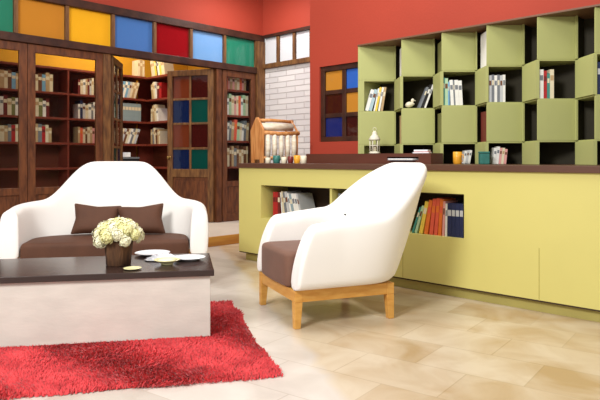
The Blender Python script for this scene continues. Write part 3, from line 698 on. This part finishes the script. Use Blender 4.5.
# things on it
vx, vy = R(-1.055, 3.52)
v = empty('vase', (vx,vy,TT+.0005), 0, 'rough brown bark vase holding the cream flowers', 'vase')
rr = [rnd.uniform(.93,1.06) for _ in range(28)]
MB().lathe([(.066,0),(.070,.004),(.072,.05),(.078,.1),(.086,.15),(.074,.15),(.062,.02),(.001,.018)],28,wob=lambda j,i: rr[(j+i//2)%28] if i<5 else .95, caps=False).lathe([(.001,0),(.066,0)],28,caps=False).build('body', BARK, v)
bq = empty('flower_bouquet', (vx,vy,TT+.02), 0, 'cream hydrangea flowers bunched in the bark vase', 'flowers')
def head(c, r, m):
    mb = MB()
    for i in range(75):
        z = 1-2*(i+.5)/75; a = 2.39996*i; s_ = math.sqrt(1-z*z)
        nrm = Vector((s_*math.cos(a), s_*math.sin(a), z)); p = Vector(c)+nrm*r*rnd.uniform(.8,1.4)
        t1 = nrm.orthogonal().normalized(); t2 = nrm.cross(t1); ph = rnd.random()*1.5; q = .0095
        for k in range(4):
            an = ph+k*math.pi/2; d1 = t1*math.cos(an)+t2*math.sin(an); d2 = -t1*math.sin(an)+t2*math.cos(an)
            mb.add([p, p+d1*q*.7+d2*q*.55+nrm*.003, p+d1*q*1.35+nrm*.001, p+d1*q*.7-d2*q*.55+nrm*.003], [(0,1,2,3)])
    mb.lathe([(.001,-r*.7),(r*.5,-r*.5),(r*.7,0),(r*.5,r*.5),(.001,r*.7)],10,Matrix.Translation(c))
    return mb.build('flower_head', m, bq)
hs = []
for i in range(34):
    q_ = (i+.5)/34; el = math.pi/2*(1-q_*1.12); az = 2.39996*i
    hs.append((.112*math.cos(el)*math.cos(az), .105*math.cos(el)*math.sin(az), .138+.076*math.sin(el)+rnd.uniform(-.006,.006)))
for i,(x,y,z) in enumerate(hs):
    m_ = (PETAL,PETAL2)[i%2]
    q = Matrix.Rotation(TH,4,'Z') @ Vector((x,y,z+.003)); head(tuple(q), .024+.005*rnd.random(), m_)
m = MB()
for (x,y,z) in hs[:10]:
    q = Matrix.Rotation(TH,4,'Z') @ Vector((x,y,0)); m.tube([(q.x*.15,q.y*.15,.005),(q.x*.3,q.y*.3,.1),(q.x*.85,q.y*.85,z-.02)], .003, 5)
m.build('stems', LEAFM, bq)
def plate(X,Y,r,m,label,h=.016,rim=None,name='plate',cat='plate'):
    p = R(X,Y); e = MB().lathe([(.001,0.0),(r*.6,0),(r*.66,.004),(r*.97,h),(r,h+.002),(r*.96,h+.003),(r*.64,.0075),(r*.6,.006),(.001,.006)],40,caps=False).build(name, [m], sub=0)
    e.location = (p[0],p[1],TT+.0006); tag(e,label,cat); return e
plate(-.945,3.87,.112,PORC,'white plate at the back of the table beside the flowers')
plate(-.675,3.69,.098,PORC,'white plate near the right edge of the table')
e = plate(-.935,3.372,.05,PCREAM,'small flat pale yellow dish at the table front edge',.006,name='saucer',cat='saucer')
p = R(-.778,3.535); e = empty('bowl', (p[0],p[1],TT+.0006), 0, 'shallow pale yellow bowl in front of the white napkin', 'bowl')
MB().lathe([(.001,0),(.034,0),(.036,.004),(.032,.006),(.05,.014),(.074,.026),(.077,.029),(.072,.029),(.046,.018),(.001,.010)],40,caps=False).build('body', PCREAM, e)
MB().lathe([(.001,.0165),(.04,.017),(.06,.0245),(.03,.032),(.001,.034)],24,caps=False).build('food', mat('creamy dip', (244,240,200), .5, .05, 30, .3, 60), e)
# napkin, rumpled
nv = []; nf = []; n = 22
for i in range(n+1):
    for j in range(n+1):
        u, w_ = i/n-.5, j/n-.5
        nv.append((u*.20+.01*math.sin(9*w_), w_*.12+.008*math.sin(8*u), .004+.034*(1-4*u*u)*(1-4*w_*w_)*(.75+.5*math.sin(17*u+6*w_)*math.cos(13*w_-5*u))))
for i in range(n):
    for j in range(n): a = i*(n+1)+j; nf.append((a,a+1,a+n+2,a+n+1))
nk = MB().add(nv,nf,smooth=True).build('napkin', LINEN)
sd = nk.modifiers.new('solid','SOLIDIFY'); sd.thickness = .003
p = R(-.835,3.685); nk.location = (p[0],p[1],TT+.003); nk.rotation_euler = (0,0,TH+rad(6)); tag(nk,'rumpled white napkin lying between the two white plates','napkin')

# ------------------------------------------------------------------ camera, light
cam = bpy.data.cameras.new('camera'); co = bpy.data.objects.new('camera', cam); C.objects.link(co)
co.location = (0,0,1.0); co.rotation_euler = (rad(90),0,TH); cam.sensor_width = 36; cam.lens = 604/600*36; cam.shift_y = -41/600
cam.clip_start = .05; bpy.context.scene.camera = co
def area(name, X, Y, z, tX, tY, tz, size, power, col=(1,1,1)):
    l = bpy.data.lights.new(name,'AREA'); l.size = size; l.energy = power; l.color = col; l.shape = 'DISK'
    o = bpy.data.objects.new(name,l); C.objects.link(o); a = R(X,Y); b = R(tX,tY)
    o.location = (a[0],a[1],z); o.rotation_euler = (Vector((b[0],b[1],tz))-Vector(o.location)).to_track_quat('-Z','Y').to_euler()
area('studio_lamp', -2.8, -.6, 4.0, -.1, 4.8, .9, 1.6, 330, (1,.985,.965))
area('studio_lamp', 2.8, -1.8, 3.9, .9, 4.8, .9, 1.8, 35, (1,.985,.965))
area('studio_lamp', -.2, 4.0, 4.3, -.1, 4.5, 0, 1.6, 95, (1,.98,.95))
l = bpy.data.lights.new('closet_or_fill_lamp','AREA'); l.size = .5; l.energy = 40; l.color = (1,.84,.6)
o = bpy.data.objects.new('closet_or_fill_lamp',l); C.objects.link(o); o.location = (-7.8,4.3,3.2)
l = bpy.data.lights.new('closet_or_fill_lamp','AREA'); l.size = .5; l.energy = 26; l.color = (1,.95,.92)  # unseen fill lamp, added outside the closet to brighten the brick wall
o = bpy.data.objects.new('closet_or_fill_lamp',l); C.objects.link(o); o.location = (-6.0,5.3,3.4)
wd = bpy.data.worlds.new('world'); bpy.context.scene.world = wd; wd.use_nodes = True
bg = wd.node_tree.nodes['Background']; bg.inputs[0].default_value = (1,.985,.96,1); bg.inputs[1].default_value = .58
vs_ = bpy.context.scene.view_settings; vs_.view_transform = 'Standard'; vs_.look = 'None'; vs_.exposure = 0; vs_.gamma = 1; vs_.use_curve_mapping = False
